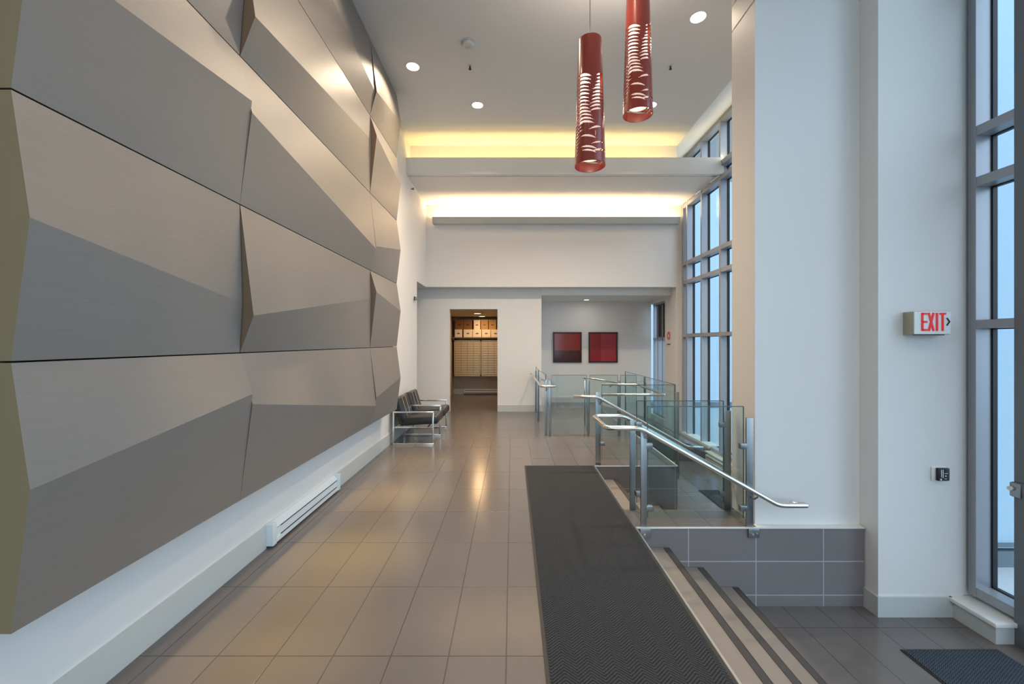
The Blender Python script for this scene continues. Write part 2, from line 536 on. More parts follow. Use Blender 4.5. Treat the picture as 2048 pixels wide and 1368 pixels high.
# ---- wall carrying the exit sign
struct('wall_entrance', MB().box(3.14, 3.87, 3.52, 3.75, LOW, 5.87).box(3.87, 4.05, 3.545, 3.75, LOW, 5.87), WHITE)
struct('baseboard_entrance', MB().box(3.122, 3.76, 3.502, 3.52, LOW, LOW + 0.172).box(3.122, 3.14, 3.52, 3.648, LOW, LOW + 0.172), BASEM)
# sill block under the near window
s_ = MB().box(3.76, 4.10, 3.19, 3.52, LOW, LOW + 0.135)
struct('window_sill_block', s_, BASEM)
struct('window_sill_top', MB().box(3.735, 4.10, 3.17, 3.53, LOW + 0.137, LOW + 0.172, bev=0.006), PLASTIC)
# far window sill
struct('window_sill_far', MB().box(3.86, 4.10, 4.10, 8.1, LOW, -0.52).box(3.80, 4.10, 4.10, 8.1, -0.52, -0.49, bev=0.005)
       .box(3.88, 4.10, 8.1, 9.45, -0.45, -0.40), PLASTIC)
# ---- room behind the camera
struct('wall_behind', MB().box(-2.2, 4.2, -4.2, -4.0, 4.9, 5.9).box(-2.2, -1.6, -4.2, -4.0, -1.0, 4.9)
       .box(3.6, 4.2, -4.2, -4.0, -1.0, 4.9).box(-2.2, 4.2, -4.2, -4.0, -1.0, -0.5), WHITE)

# ================================================================== WINDOWS
XI, XO = 3.91, 4.07
RAILS = [(-0.50, -0.42), (1.765, 1.835), (2.96, 3.04), (3.39, 3.47), (4.70, 4.79), (4.95, 5.05), (5.79, 5.87)]


def curtain(name, ys, y_end0, y_end1, rails=RAILS, mm=ALU, hw=0.028):
    z0, z1 = rails[0][0], rails[-1][1]
    root = bpy.data.objects.new(name, None); COL.objects.link(root)
    root.location = (XO, (y_end0 + y_end1) / 2, z0); root['kind'] = 'structure'
    WLOC[root.name] = Vector(root.location)
    for y in ys:
        f = MB().box(XI, XO - 0.03, y - hw, y + hw, z0, z1).build('mullion', mm, root)
        MB().box(XO - 0.03, XO + 0.01, y - hw - 0.012, y + hw + 0.012, z0, z1).build('gasket', GASKET, f)
    for (a, b) in rails:
        f = MB().box(XI + 0.004, XO - 0.03, y_end0, y_end1, a, b).build('rail', mm, root)
        MB().box(XO - 0.03, XO + 0.01, y_end0, y_end1, a - 0.008, b + 0.008).build('gasket', GASKET, f)
    yy = sorted(ys)
    for i in range(len(yy) - 1):
        for j in range(len(rails) - 1):
            MB().face([(XO - 0.008, yy[i] + hw, rails[j][1]), (XO - 0.008, yy[i + 1] - hw, rails[j][1]), (XO - 0.008, yy[i + 1] - hw, rails[j + 1][0]), (XO - 0.008, yy[i] + hw, rails[j + 1][0])]).build('pane', GLASS, root)
    return root


W1 = curtain('window_1', [9.41, 8.83 + 0.36, 8.49, 7.73, 6.97, 6.21, 5.45, 4.69, 4.13], 4.10, 9.45)
W2 = curtain('window_2', [3.49, 3.155], 3.155, 3.49, mm=ALU, hw=0.030)
W3 = curtain('window_3', [3.12, 2.0, 0.9, -0.3, -1.5, -2.7, -3.97], -4.0, 3.12, rails=[(LOW, LOW + 0.1), (1.765, 1.835), (2.96, 3.04), (3.39, 3.47), (5.79, 5.87)])
# dark jamb of the entrance door
dj = MB().box(3.904, 4.10, 3.05, 3.192, LOW, 5.87)
struct('door_1', dj, ALUD)
# window behind the camera
root = bpy.data.objects.new('window_4', None); COL.objects.link(root); root.location = (1, -4.1, -0.5); root['kind'] = 'structure'
WLOC[root.name] = Vector(root.location)
for x in (-1.6, -0.3, 1.0, 2.3, 3.6):
    MB().box(x - 0.03, x + 0.03, -4.15, -4.0, -0.5, 4.9).build('mullion', ALU, root)
MB().box(-1.6, 3.6, -4.15, -4.0, 2.4, 2.48).build('rail', ALU, root)
MB().face([(-1.6, -4.11, -0.5), (3.6, -4.11, -0.5), (3.6, -4.11, 4.9), (-1.6, -4.11, 4.9)]).build('pane', GLASS, root)
# alcove window
root = bpy.data.objects.new('window_5', None); COL.objects.link(root); root.location = (3.9, 10.7, -0.3); root['kind'] = 'structure'
WLOC[root.name] = Vector(root.location)
for y in (10.23, 10.55, 10.88, 11.19):
    f = MB().box(3.86, 3.97, y - 0.025, y + 0.025, -0.30, 2.68).build('mullion', ALU, root)
    MB().box(3.97, 4.0, y - 0.032, y + 0.032, -0.30, 2.68).build('gasket', GASKET, f)
for (a, b) in ((-0.30, -0.24), (1.70, 1.76), (2.62, 2.68)):
    MB().box(3.86, 3.99, 10.2, 11.22, a, b).build('rail', ALU, root)
MB().face([(3.98, 10.2, -0.30), (3.98, 11.22, -0.30), (3.98, 11.22, 2.68), (3.98, 10.2, 2.68)]).build('pane', GLASS, root)
bl = thing('roller_blind', 'dark lowered blind covering the top of the alcove window', 'blind', (3.9, 10.6, 1.76))
MB().box(3.875, 3.885, 10.25, 11.0, 1.77, 2.62).build('blind_fabric', BLIND, bl)
MB().cyl((3.88, 10.25, 2.62), (3.88, 11.0, 2.62), 0.025).build('roller', BLIND, bl)
MB().box(3.868, 3.892, 10.25, 11.0, 1.755, 1.785).build('bottom_bar', ALUD, bl)

# ================================================================== OUTSIDE
o = MB().box(4.1, 40, -30, 40, -1.0, LOW - 0.05).box(-30, 4.1, -30, -4.2, -1.0, LOW - 0.05).build('ground', CONC); o['kind'] = 'structure'
o = MB().box(4.085, 5.8, 4.4, 4.7, -0.56, 6.5).build('wall_outside_near', FACADE); o['kind'] = 'structure'
o = MB().box(4.085, 5.8, 4.37, 4.72, -0.75, -0.58).box(4.085, 5.8, 4.36, 4.72, -0.53, -0.50).build('trim_4', FACADEB); o['kind'] = 'structure'
o = MB().box(4.2, 16.0, 15.0, 15.4, -0.55, 7.5).build('wall_outside_far', FACADE); o['kind'] = 'structure'
o = MB().box(4.2, 16.0, 14.96, 15.42, -0.75, -0.56).build('trim_5', FACADEB); o['kind'] = 'structure'

# ================================================================== FACETED FEATURE WALL
FY = [1.434, 2.64, 5.06, 6.23]
FZ = [0.626, 1.58, 2.535, 3.49, 4.445, 5.392]
XR = -1.75
RIDGE = {  # (row, col): ((xL, zL), (xR, zR))
    (0, 0): ((-1.684, 1.133), (-1.668, 1.316)), (0, 1): ((-1.668, 1.25), (-1.676, 0.861)), (0, 2): ((-1.672, 0.966), (-1.69, 1.11)),
    (1, 0): ((-1.684, 2.085), (-1.732, 1.90)), (1, 1): ((-1.664, 1.82), (-1.738, 2.186)), (1, 2): ((-1.672, 2.27), (-1.69, 2.12)),
    (2, 0): ((-1.684, 3.06), (-1.672, 3.20)), (2, 1): ((-1.672, 3.126), (-1.676, 2.80)), (2, 2): ((-1.676, 2.83), (-1.69, 3.05)),
    (3, 0): ((-1.684, 4.0), (-1.72, 3.90)), (3, 1): ((-1.653, 3.747), (-1.738, 4.146)), (3, 2): ((-1.668, 4.195), (-1.69, 4.03)),
    (4, 0): ((-1.684, 4.9), (-1.68, 5.0)), (4, 1): ((-1.68, 5.0), (-1.69, 4.74)), (4, 2): ((-1.668, 4.74), (-1.69, 4.98)),
}
fw = thing('feature_wall', 'tall faceted wall cladding of folded taupe metal panels along the left side of the lobby', 'wall cladding', (-1.98, 3.8, 0.626))
MB().box(-1.979, -1.80, FY[0] + 0.02, FY[3] - 0.02, FZ[0] + 0.02, FZ[5]).build('backing_board', DARK, fw)
G = 0.0035


def facet(mb, a, b, c, d, n=10, k=4):
    """bilinear patch a-b (bottom) d-c (top)"""
    a, b, c, d = map(Vector, (a, b, c, d))
    base = len(mb.v)
    for j in range(k + 1):
        for i in range(n + 1):
            u, v = i / n, j / k
            mb.v.append(tuple((a * (1 - u) + b * u) * (1 - v) + (d * (1 - u) + c * u) * v))
    for j in range(k):
        for i in range(n):
            q = base + j * (n + 1) + i
            mb.f.append((q, q + 1, q + n + 2, q + n + 1)); mb.sm.append(True)


for (r_, c_), ((xl, zl), (xr, zr)) in RIDGE.items():
    gv = G if r_ in (1, 3) else 0.0004
    y0, y1 = FY[c_] + (gv if c_ else 0), FY[c_ + 1] - (gv if c_ < 2 else 0)
    z0, z1 = FZ[r_] + G, FZ[r_ + 1] - G
    mb = MB()
    facet(mb, (XR, y0, z0), (XR, y1, z0), (xr, y1, zr), (xl, y0, zl))
    facet(mb, (xl, y0, zl), (xr, y1, zr), (XR, y1, z1), (XR, y0, z1))
    pan = mb.build('panel', PANEL, fw)
    e = MB()
    xb = -1.975 if c_ == 0 else -1.86
    e.face([(XR, y0, z0), (xl, y0, zl), (XR, y0, z1), (xb, y0, z1), (xb, y0, z0)])
    xb = -1.975 if c_ == 2 else -1.86
    e.face([(XR, y1, z0), (xr, y1, zr), (XR, y1, z1), (xb, y1, z1), (xb, y1, z0)])
    e.face([(XR, y0, z0), (XR, y1, z0), (-1.86 if r_ else -1.975, y1, z0), (-1.86 if r_ else -1.975, y0, z0)])
    e.face([(XR, y0, z1), (XR, y1, z1), (-1.86, y1, z1), (-1.86, y0, z1)])
    e.build('panel_return', PANELEND if c_ == 0 else PANELEDGE, pan)

# ================================================================== STAIRS
NX = [1.10, 1.39, 1.69, 2.00]
NZ = [0.0, -0.175, -0.35, -0.525]


def stairs(name, label, y0, y1):
    t = thing(name, label, 'stairs', (1.55, (y0 + y1) / 2, LOW))
    for k in range(1, 4):
        st = MB().box(NX[k - 1], NX[k], y0, y1, LOW + 0.001, NZ[k], bev=0.0)
        s1 = st.build('step', STEP, t)
        MB().box(NX[k] - 0.048, NX[k] + 0.002, y0 + 0.01, y1 - 0.01, NZ[k], NZ[k] + 0.004).box(NX[k], NX[k] + 0.004, y0 + 0.01, y1 - 0.01, NZ[k] - 0.03, NZ[k] + 0.004).build('nosing_strip', STRIP, s1)
    MB().box(NX[0] - 0.008, NX[0] + 0.006, y0, y1, -0.05, 0.005).build('top_nosing', METALTRIM, t)
    return t


stairs('staircase', 'near flight of four tiled steps with dark anti-slip strips beside the runner', -3.95, 3.645)
stairs('staircase', 'short flight of steps between the two glass guards behind the ledge', 4.055, 5.455)

# ================================================================== CARPETS
def mat_rug(name, label, x0, x1, y0, y1, z, m, e=0.03):
    t = thing(name, label, 'mat', ((x0 + x1) / 2, (y0 + y1) / 2, z))
    MB().box(x0 + e, x1 - e, y0 + e, y1 - e, z + 0.001, z + 0.011).build('pile', m, t)
    MB().box(x0, x1, y0, y0 + e, z, z + 0.007).box(x0, x1, y1 - e, y1, z, z + 0.007).box(x0, x0 + e, y0 + e, y1 - e, z, z + 0.007).box(x1 - e, x1, y0 + e, y1 - e, z, z + 0.007).build('border', RUBBER, t)
    return t


mat_rug('runner_mat', 'long charcoal herringbone runner laid along the top of the stairs', 0.167, 1.085, -3.8, 5.46, 0, CARPET, 0.02)
mat_rug('entrance_mat', 'dark entrance mat on the lower floor beside the exit door', 2.96, 3.70, -3.0, 3.13, LOW, MATT, 0.015)
mat_rug('entrance_mat', 'dark mat on the lower floor seen through the glass guard beyond the pillar', 2.95, 3.70, 4.6, 6.5, LOW, MATT, 0.015)

# ================================================================== GLASS GUARDS AND RAILS
def post(t, x, y, z0, z1, w=0.055, d=0.018, axis='x'):
    a, b = (w / 2, d / 2) if axis == 'x' else (d / 2, w / 2)
    return MB().box(x - a, x + a, y - b, y + b, z0, z1, bev=0.002).build('post', STEEL, t)


def pane(t, x0, y0, x1, y1, z0, z1, th=0.012):
    d = Vector((x1 - x0, y1 - y0, 0)); L = d.length; d.normalize(); nrm = Vector((-d.y, d.x, 0)) * th / 2
    a, b = Vector((x0, y0, 0)), Vector((x1, y1, 0))
    mb = MB()
    P = [a - nrm, b - nrm, b + nrm, a + nrm]
    def rib(zlo, zhi, PP, m_):
        q = MB(); v = [Vector((p_.x, p_.y, zlo)) for p_ in PP] + [Vector((p_.x, p_.y, zhi)) for p_ in PP]
        q.v = [tuple(i) for i in v]
        q.f = [(0, 1, 2, 3), (4, 5, 6, 7), (0, 1, 5, 4), (1, 2, 6, 5), (2, 3, 7, 6), (3, 0, 4, 7)]; q.sm = [False] * 6
        return q
    g = MB().face([(a.x, a.y, z0), (b.x, b.y, z0), (b.x, b.y, z1), (a.x, a.y, z1)])
    o_ = g.build('glass_panel', RGLASS, t)
    rib(z1 - 0.001, z1 + 0.006, P, None).build('polished_edge', GEDGE, o_)
    for c0 in (a, b):
        e2 = MB()
        P2 = [c0 - nrm - d * 0.002, c0 - nrm + d * 0.002, c0 + nrm + d * 0.002, c0 + nrm - d * 0.002]
        q = rib(z0, z1, P2, None); bb = len(e2.v); e2.v += q.v; e2.f += [tuple(bb + i for i in f) for f in q.f]; e2.sm += q.sm
        e2.build('polished_edge', GEDGE, o_)
    return o_


def clamp(t, x, y, z, sx=0.03, sy=0.02, sz=0.026):
    return MB().box(x - sx, x + sx, y - sy, y + sy, z - sz, z + sz, bev=0.005).build('glass_clamp', STEEL, t)


# guard A: front edge of the ledge
A = thing('glass_guard', 'glass guard on the front edge of the tiled ledge above the near stairs', 'railing', (1.65, 3.68, 0))
post(A, 1.175, 3.665, -0.09, 0.88); post(A, 2.12, 3.665, -0.09, 0.975, w=0.062)
pane(A, 1.215, 3.68, 2.075, 3.68, 0.07, 1.07)
for z in (0.165, 0.72):
    clamp(A, 1.225, 3.675, z); clamp(A, 2.068, 3.675, z)
for (x, nb) in ((1.175, 1), (2.135, 2)):
    b_ = MB().box(x - 0.04, x + 0.055, 3.632, 3.65, -0.085, -0.005, bev=0.003).build('base_bracket', STEEL, A)
    for k in range(nb):
        MB().cyl((x - 0.005 + k * 0.04, 3.632, -0.05), (x - 0.005 + k * 0.04, 3.622, -0.05), 0.009).build('bolt', CHROME, b_)
# guard B: back edge of the ledge
B = thing('glass_guard', 'glass guard on the back edge of the tiled ledge in front of the rear stairs', 'railing', (1.65, 4.03, 0))
post(B, 1.185, 4.035, 0.0, 0.88); post(B, 2.115, 4.035, 0.0, 0.975, w=0.07)
pane(B, 1.225, 4.03, 2.075, 4.03, 0.075, 1.07)
for z in (0.165, 0.84):
    clamp(B, 2.062, 4.025, z); clamp(B, 1.24, 4.025, z)
# guard C: far side of rear stairs
Cg = thing('glass_guard', 'glass guard across the far side of the rear stairs', 'railing', (1.65, 5.52, 0))
post(Cg, 1.16, 5.53, 0.0, 0.975, w=0.07)
post(Cg, 2.225, 5.53, -0.19, 0.975, w=0.05)
pane(Cg, 1.21, 5.53, 2.185, 5.53, 0.06, 1.07)
clamp(Cg, 1.215, 5.525, 0.28); clamp(Cg, 2.175, 5.525, 0.28); clamp(Cg, 2.175, 5.525, -0.06, sx=0.02, sz=0.035)
# guard D: right edge of upper floor
Dg = thing('glass_guard', 'glass guard running along the open right edge of the raised floor', 'railing', (2.22, 6.8, 0))
pane(Dg, 2.215, 5.57, 2.215, 6.83, 0.04, 1.07); pane(Dg, 2.215, 6.88, 2.215, 8.03, 0.04, 1.07)
post(Dg, 2.23, 6.855, -0.19, 0.975, w=0.05, axis='y'); post(Dg, 2.23, 8.06, -0.19, 0.975, w=0.05, axis='y')
# guard E
E = thing('glass_guard', 'L-shaped glass guard with a narrow rail loop, across the raised floor below the red pictures', 'railing', (1.4, 7.17, 0))
for x in (0.66, 1.33, 1.87):
    post(E, x, 7.17, 0.0, 0.975, w=0.04)
pane(E, 0.69, 7.17, 1.305, 7.17, 0.05, 1.07); pane(E, 1.355, 7.17, 1.845, 7.17, 0.05, 1.07); pane(E, 1.895, 7.17, 2.17, 7.17, 0.05, 1.07)
# guard F
F = E
post(F, 0.60, 7.24, 0.0, 0.975, w=0.04); post(F, 0.54, 8.47, 0.0, 0.975, w=0.04); post(F, 0.56, 9.62, 0.0, 0.975, w=0.04)
pane(F, 0.60, 7.30, 0.545, 8.42, 0.05, 1.07); pane(F, 0.545, 8.52, 0.56, 9.58, 0.05, 1.07)

RR = 0.021


def bracket(t, a, b):
    return MB().tube([a, ((a[0] + b[0]) / 2, (a[1] + b[1]) / 2, min(a[2], b[2])), b], 0.008, fillet=0.03).build('rail_bracket', STEEL, t)


h = thing('handrail', 'bright tubular handrail looping round the ledge guard and down the near stairs', 'handrail', (1.1, 3.6, 0.9))
MB().tube([(2.44, 3.60, 0.235), (2.55, 3.575, 0.235), (2.55, 3.55, 0.235), (2.306, 3.55, 0.235), (1.11, 3.55, 0.905), (0.82, 3.55, 0.905), (0.82, 4.12, 0.905), (1.12, 4.12, 0.905), (2.30, 4.12, 0.245), (2.5, 4.12, 0.245)], RR, fillet=0.06).build('rail', RAIL, h)
bracket(h, (1.19, 3.655, 0.80), (1.19, 3.55, 0.84)); bracket(h, (2.13, 3.655, 0.27), (2.13, 3.55, 0.315))
bracket(h, (1.19, 4.045, 0.80), (1.19, 4.12, 0.85)); bracket(h, (2.12, 4.045, 0.27), (2.12, 4.12, 0.33))
h = Cg
MB().tube([(0.80, 5.38, 0.934), (1.12, 5.38, 0.93), (2.30, 5.38, 0.27), (2.5, 5.38, 0.27)], RR, fillet=0.05).build('handrail', RAIL, h)
bracket(h, (1.17, 5.52, 0.82), (1.17, 5.38, 0.88)); bracket(h, (2.1, 5.52, 0.30), (2.1, 5.38, 0.36))
h = Dg
MB().tube([(1.22, 5.60, 0.93), (2.10, 5.60, 0.93), (2.12, 6.9, 0.93), (1.53, 7.02, 0.93)], RR * 0.9, fillet=0.08).build('handrail', RAIL, h)
bracket(h, (2.11, 6.0, 0.92), (2.21, 6.0, 0.88)); bracket(h, (1.7, 7.15, 0.88), (1.7, 7.0, 0.92)); bracket(h, (1.24, 5.54, 0.88), (1.24, 5.6, 0.92))
h = thing('handrail', 'sloping handrail at the start of the ramp in front of the alcove', 'handrail', (1.9, 8.0, 0.9))
MB().tube([(1.41, 8.16, 0.95), (1.95, 8.16, 0.87), (2.75, 8.16, 0.72)], RR * 0.9, fillet=0.05).build('rail', RAIL, h)
MB().cyl((1.45, 8.17, 0.0), (1.45, 8.17, 0.94), 0.012).build('post', STEEL, h)
MB().cyl((2.12, 8.17, 0.0), (2.12, 8.17, 0.83), 0.012).build('post', STEEL, h)
h = F
MB().tube([(0.44, 9.66, 0.90), (0.47, 9.6, 0.90), (0.50, 7.08, 0.885), (0.75, 7.08, 0.885), (0.74, 9.6, 0.90)], RR, fillet=0.06).build('handrail', RAIL, h)
bracket(h, (0.60, 7.22, 0.80), (0.60, 7.09, 0.86)); bracket(h, (0.55, 8.47, 0.80), (0.49, 8.47, 0.87))

# ================================================================== PENDANTS
def make_pendant(label, x, y, zb):
    H = 1.10
    rb, rt = 0.133, 0.101
    t = thing('pendant_lamp', label, 'pendant lamp', (x, y, zb), group=None)
    nt, nz = 150, 300
    rnd = random.Random(11)
    holes = []
    cols = 6
    for i in range(cols):
        sgn = 1 if i % 2 else -1
        z = 0.075 + 0.012 * (i % 3)
        while z < H * 0.70:
            th = 2 * math.pi * i / cols + 0.30 * math.sin(z * 7 + i * 1.7) + rnd.uniform(-0.05, 0.05)
            hw = 0.60 + rnd.uniform(-0.08, 0.06)
            hh = rnd.uniform(0.0075, 0.0105) + (0.003 if z > 0.6 * H else 0)
            front = math.cos(th + math.pi / 2)
            quiet = front > 0.86 and 0.13 < z < H * 0.40
            if not (quiet and rnd.random() < 0.8):
                holes.append((th, z, hw, hh, sgn * 0.017))
            z += 0.0315
    def inside(th, z):
        for (c0, zc, hw, hh, sl) in holes:
            if abs(z - zc) > 0.06:
                continue
            d = (th - c0 + math.pi) % (2 * math.pi) - math.pi
            if abs(d) < hw:
                u = d / hw
                if abs(z - zc - sl * u + 0.008 * u * u) < hh * (1 - u * u):
                    return True
        return False
    mb = MB()
    for j in range(nz + 1):
        zz = H * j / nz
        rr = rb + (rt - rb) * j / nz
        for i in range(nt):
            a = 2 * math.pi * i / nt
            mb.v.append((rr * math.cos(a), rr * math.sin(a), zz))
    for j in range(nz):
        for i in range(nt):
            if inside(2 * math.pi * (i + 0.5) / nt, H * (j + 0.5) / nz):
                continue
            k2 = (i + 1) % nt
            mb.f.append((j * nt + i, j * nt + k2, (j + 1) * nt + k2, (j + 1) * nt + i)); mb.sm.append(True)
    # solid top cap ring
    sh = mb.build('shade', RED, t, local=True)
    so = sh.modifiers.new('thickness', 'SOLIDIFY'); so.thickness = 0.004; so.offset = -1
    MB().box(-rt + 0.003, rt - 0.003, -0.006, 0.006, H - 0.03, H - 0.018).box(-0.006, 0.006, -rt + 0.003, rt - 0.003, H - 0.03, H - 0.018).build('spider', RED, t, local=True)
    MB().cyl((0, 0, H * 0.48), (0, 0, H * 0.74), 0.083, n=32).build('diffuser', TUBE_G, t, local=True)
    MB().cyl((0, 0, H * 0.07), (0, 0, H * 0.48), 0.088, n=32).build('inner_sleeve', SLEEVE, t, local=True)
    L = CZ - zb
    MB().cyl((0, 0, H - 0.015), (0, 0, L - 0.02), 0.0028, n=8).build('cable', BLACK, t, local=True)
    MB().cyl((0, 0, L - 0.025), (0, 0, L), 0.06, n=32).build('ceiling_rose', PLASTIC, t, local=True)
    return t


def pend_light(t, z):
    L = bpy.data.lights.new('pendant_bulb', 'POINT'); L.energy = 0.35; L.color = (1, 0.82, 0.6); L.shadow_soft_size = 0.03
    o = bpy.data.objects.new('pendant_bulb', L); COL.objects.link(o); o.parent = t; o.location = (0, 0, z)


P1 = make_pendant('red slatted cylinder pendant lamp hanging lower, its whole shade and cable in view', 0.684, 3.60, 3.19)
P2 = dup(P1, (1.15, 3.75, 3.725), 'red slatted cylinder pendant lamp hanging higher, nearer the pillar, its top cut off')
for ch in P2.children:      # the higher lamp hangs on a shorter cable
    if ch.name.startswith('cable'):
        ch.scale = (1, 1, 1)
        ch.data = ch.data.copy()
        zs = [v.co.z for v in ch.data.vertices]; mx = max(zs)
        for v in ch.data.vertices:
            if v.co.z > mx - 0.01:
                v.co.z = CZ - 3.725 - 0.02
    if ch.name.startswith('ceiling_rose'):
        ch.location = (0, 0, -(3.725 - 3.19))
pend_light(P1, 0.03); pend_light(P2, 0.03)
for t in (P1, P2):      # the open top throws light at the ceiling
    area('pendant_uplight', t, (0, 0, 1.05), 16, 0.12, (1.0, 0.84, 0.68), rot=(math.pi, 0, 0))

# ================================================================== CEILING FIXTURES
def make_downlight(label, x, y, z, r=0.085, lens=LAMP, group='recessed ceiling downlights'):
    t = thing('downlight', label, 'downlight', (x, y, z), group=group)
    n = 32
    ring = MB()
    for (r0, z0_, r1, z1_) in ((r * 1.18, 0.0, r * 1.15, -0.006), (r * 1.15, -0.006, r, -0.004), (r, -0.004, r * 0.97, 0.0)):
        b = len(ring.v)
        for (rr, zz) in ((r0, z0_), (r1, z1_)):
            for i in range(n):
                a = 2 * math.pi * i / n
                ring.v.append((rr * math.cos(a), rr * math.sin(a), zz))
        for i in range(n):
            j = (i + 1) % n
            ring.f.append((b + i, b + j, b + n + j, b + n + i)); ring.sm.append(True)
    ring.build('trim_ring', PLASTIC, t, local=True)
    MB().cyl((0, 0, -0.003), (0, 0, -0.001), r * 0.97, n=n).build('lens', lens, t, local=True)
    return t


DL = make_downlight('recessed downlight in the main ceiling above the faceted wall', -1.35, 5.59, CZ)
for (x, y, lab) in ((-0.546, 6.50, 'recessed downlight in the main ceiling nearest the yellow cove, beyond the sprinkler'),
                    (2.15, 4.74, 'recessed downlight in the main ceiling nearest the white pillar'),
                    (2.20, 6.50, 'recessed downlight in the main ceiling half hidden by the higher red pendant')):
    dup(DL, (x, y, CZ), lab)
KL = (1.0, 0.80, 0.58)
for (x, y, w_) in ((-1.35, 5.59, 26), (-0.546, 6.5, 60), (2.15, 4.74, 30), (2.2, 6.5, 60), (0.8, 6.5, 40), (-0.546, 4.6, 30), (-1.35, 3.7, 10), (0.6, 3.2, 6), (-1.35, 1.8, 10), (-0.5, 0.6, 8), (2.6, 0.6, 14), (0.4, -1.6, 12), (-1.35, -0.6, 14)):
    area('downlight_beam', None, (x, y, CZ - 0.02), w_, 0.14, KL, spread=math.radians(130))
for (y, w_) in ((5.59, 2), (4.4, 3), (3.2, 3.5), (2.2, 2.5)):      # narrow warm beams along the faceted wall
    area('downlight_spot', None, (-1.30, y, CZ - 0.02), w_, 0.10, (1.0, 0.70, 0.24), spread=math.radians(16))
make_downlight('small round downlight in the alcove ceiling above the red pictures', 1.96, 10.8, 2.76, r=0.06, group=None)
area('downlight_beam', None, (1.96, 10.4, 2.74), 4.5, 0.1, (1, 0.9, 0.78))
m1 = make_downlight('round mail room ceiling light nearer the doorway', -0.93, 11.1, 2.42, r=0.09, lens=LAMPW, group=None)
m2 = dup(m1, (-0.90, 12.3, 2.42), 'round mail room ceiling light nearer the stored boxes')
area('downlight_beam', None, (-0.93, 11.1, 2.40), 12, 0.15, (1, 0.62, 0.30))
area('downlight_beam', None, (-0.90, 11.9, 2.40), 14, 0.15, (1, 0.62, 0.30))

sd = thing('smoke_detector', 'round white ceiling detector above the small sprinkler head', 'smoke detector', (-0.55, 5.15, CZ))
MB().cyl((0, 0, -0.012), (0, 0, 0), 0.095, n=40).build('base', PLASTIC, sd, local=True)
MB().cyl((0, 0, -0.045), (0, 0, -0.012), 0.062, n=40, r2=0.085).build('cover', PLASTIC, sd, local=True)
MB().box(-0.03, 0.03, -0.004, 0.004, -0.048, -0.045).box(-0.03, 0.03, 0.014, 0.02, -0.048, -0.045).build('vent_slot', BASEM, sd, local=True)


def sprinkler(label, x, y, z, horiz=False):
    t = thing('sprinkler_head', label, 'sprinkler', (x, y, z))
    if not horiz:
        MB().cyl((0, 0, -0.006), (0, 0, 0), 0.03, n=24).build('escutcheon', PLASTIC, t, local=True)
        MB().cyl((0, 0, -0.035), (0, 0, -0.006), 0.009, n=12).cyl((0, 0, -0.05), (0, 0, -0.047), 0.02, n=16).cyl((-0.012, 0, -0.048), (-0.008, 0, -0.02), 0.002, n=6).cyl((0.012, 0, -0.048), (0.008, 0, -0.02), 0.002, n=6).build('nozzle', BLACK, t, local=True)
    else:
        MB().cyl((0, 0, 0), (0.008, 0, 0), 0.03, n=24).build('escutcheon', PLASTIC, t, local=True)
        MB().cyl((0.008, 0, 0), (0.05, 0, 0), 0.009, n=12).box(0.05, 0.054, -0.022, 0.022, -0.02, 0.02).box(0.02, 0.06, -0.006, 0.006, 0.018, 0.022).build('nozzle', BLACK, t, local=True)
    return t


sprinkler('small dark sprinkler head in the ceiling between detector and downlight', -0.57, 5.57, CZ)
sprinkler('small dark sprinkler head in the ceiling between the higher pendant and the pillar', 2.15, 5.57, CZ)
sprinkler('small sidewall sprinkler high on the left wall under the beam', -1.98, 8.05, 4.65, True)
t = thing('security_camera', 'small black camera on the left wall at the corridor corner', 'camera', (-1.98, 8.32, 2.53))
MB().box(0, 0.012, -0.03, 0.03, -0.04, 0.04).build('mount_plate', BLACK, t, local=True)
MB().cyl((0.01, 0, 0.01), (0.05, 0, 0.0), 0.01).build('arm', BLACK, t, local=True)
MB().cyl((0.03, 0.03, 0.02), (0.06, -0.13, -0.03), 0.022).build('camera_body', STEEL, t, local=True)

# wall uplight
u = thing('wall_uplight', 'long slim uplight trough fixed across the white wall above the opening', 'wall light', (1.0, 9.40, 4.38))
sec = [(9.45, 4.345), (9.33, 4.345), (9.26, 4.475), (9.27, 4.475), (9.335, 4.36), (9.45, 4.36)]
mb = MB()
for x0_, x1_ in ((-1.80, 3.80),):
    n_ = len(sec)
    mb.v += [(x0_, a, b) for a, b in sec] + [(x1_, a, b) for a, b in sec]
    for i in range(n_):
        j = (i + 1) % n_
        mb.f.append((i, j, n_ + j, n_ + i)); mb.sm.append(False)
    mb.f.append(tuple(range(n_))); mb.f.append(tuple(range(n_, 2 * n_))); mb.sm += [False, False]
mb.build('housing', BASEM, u)
MB().box(-1.805, -1.80, 9.27, 9.45, 4.345, 4.475).build('end_cap', BASEM, u)
MB().box(3.80, 3.805, 9.27, 9.45, 4.345, 4.475).build('end_cap', BASEM, u)
MB().box(-1.75, 3.75, 9.36, 9.40, 4.37, 4.40).build('lamp_tube', COVEW, u)
area('uplight_glow', None, (1.0, 9.37, 4.42), 68, 5.5, (1.0, 0.70, 0.42), rot=(math.pi, 0, 0), size_y=0.05)
# yellow cove behind the beam
u = thing('cove_light', 'yellow cove light strip hidden behind the ceiling beam', 'cove light', (0.6, 7.86, 4.92))
MB().box(-1.9, 3.15, 7.86, 7.90, 4.905, 4.93).build('lamp_tube', COVEY, u)
area('cove_glow', None, (0.63, 7.88, 4.95), 11, 5.0, (1.0, 0.72, 0.26), rot=(math.pi, 0, 0), size_y=0.05)

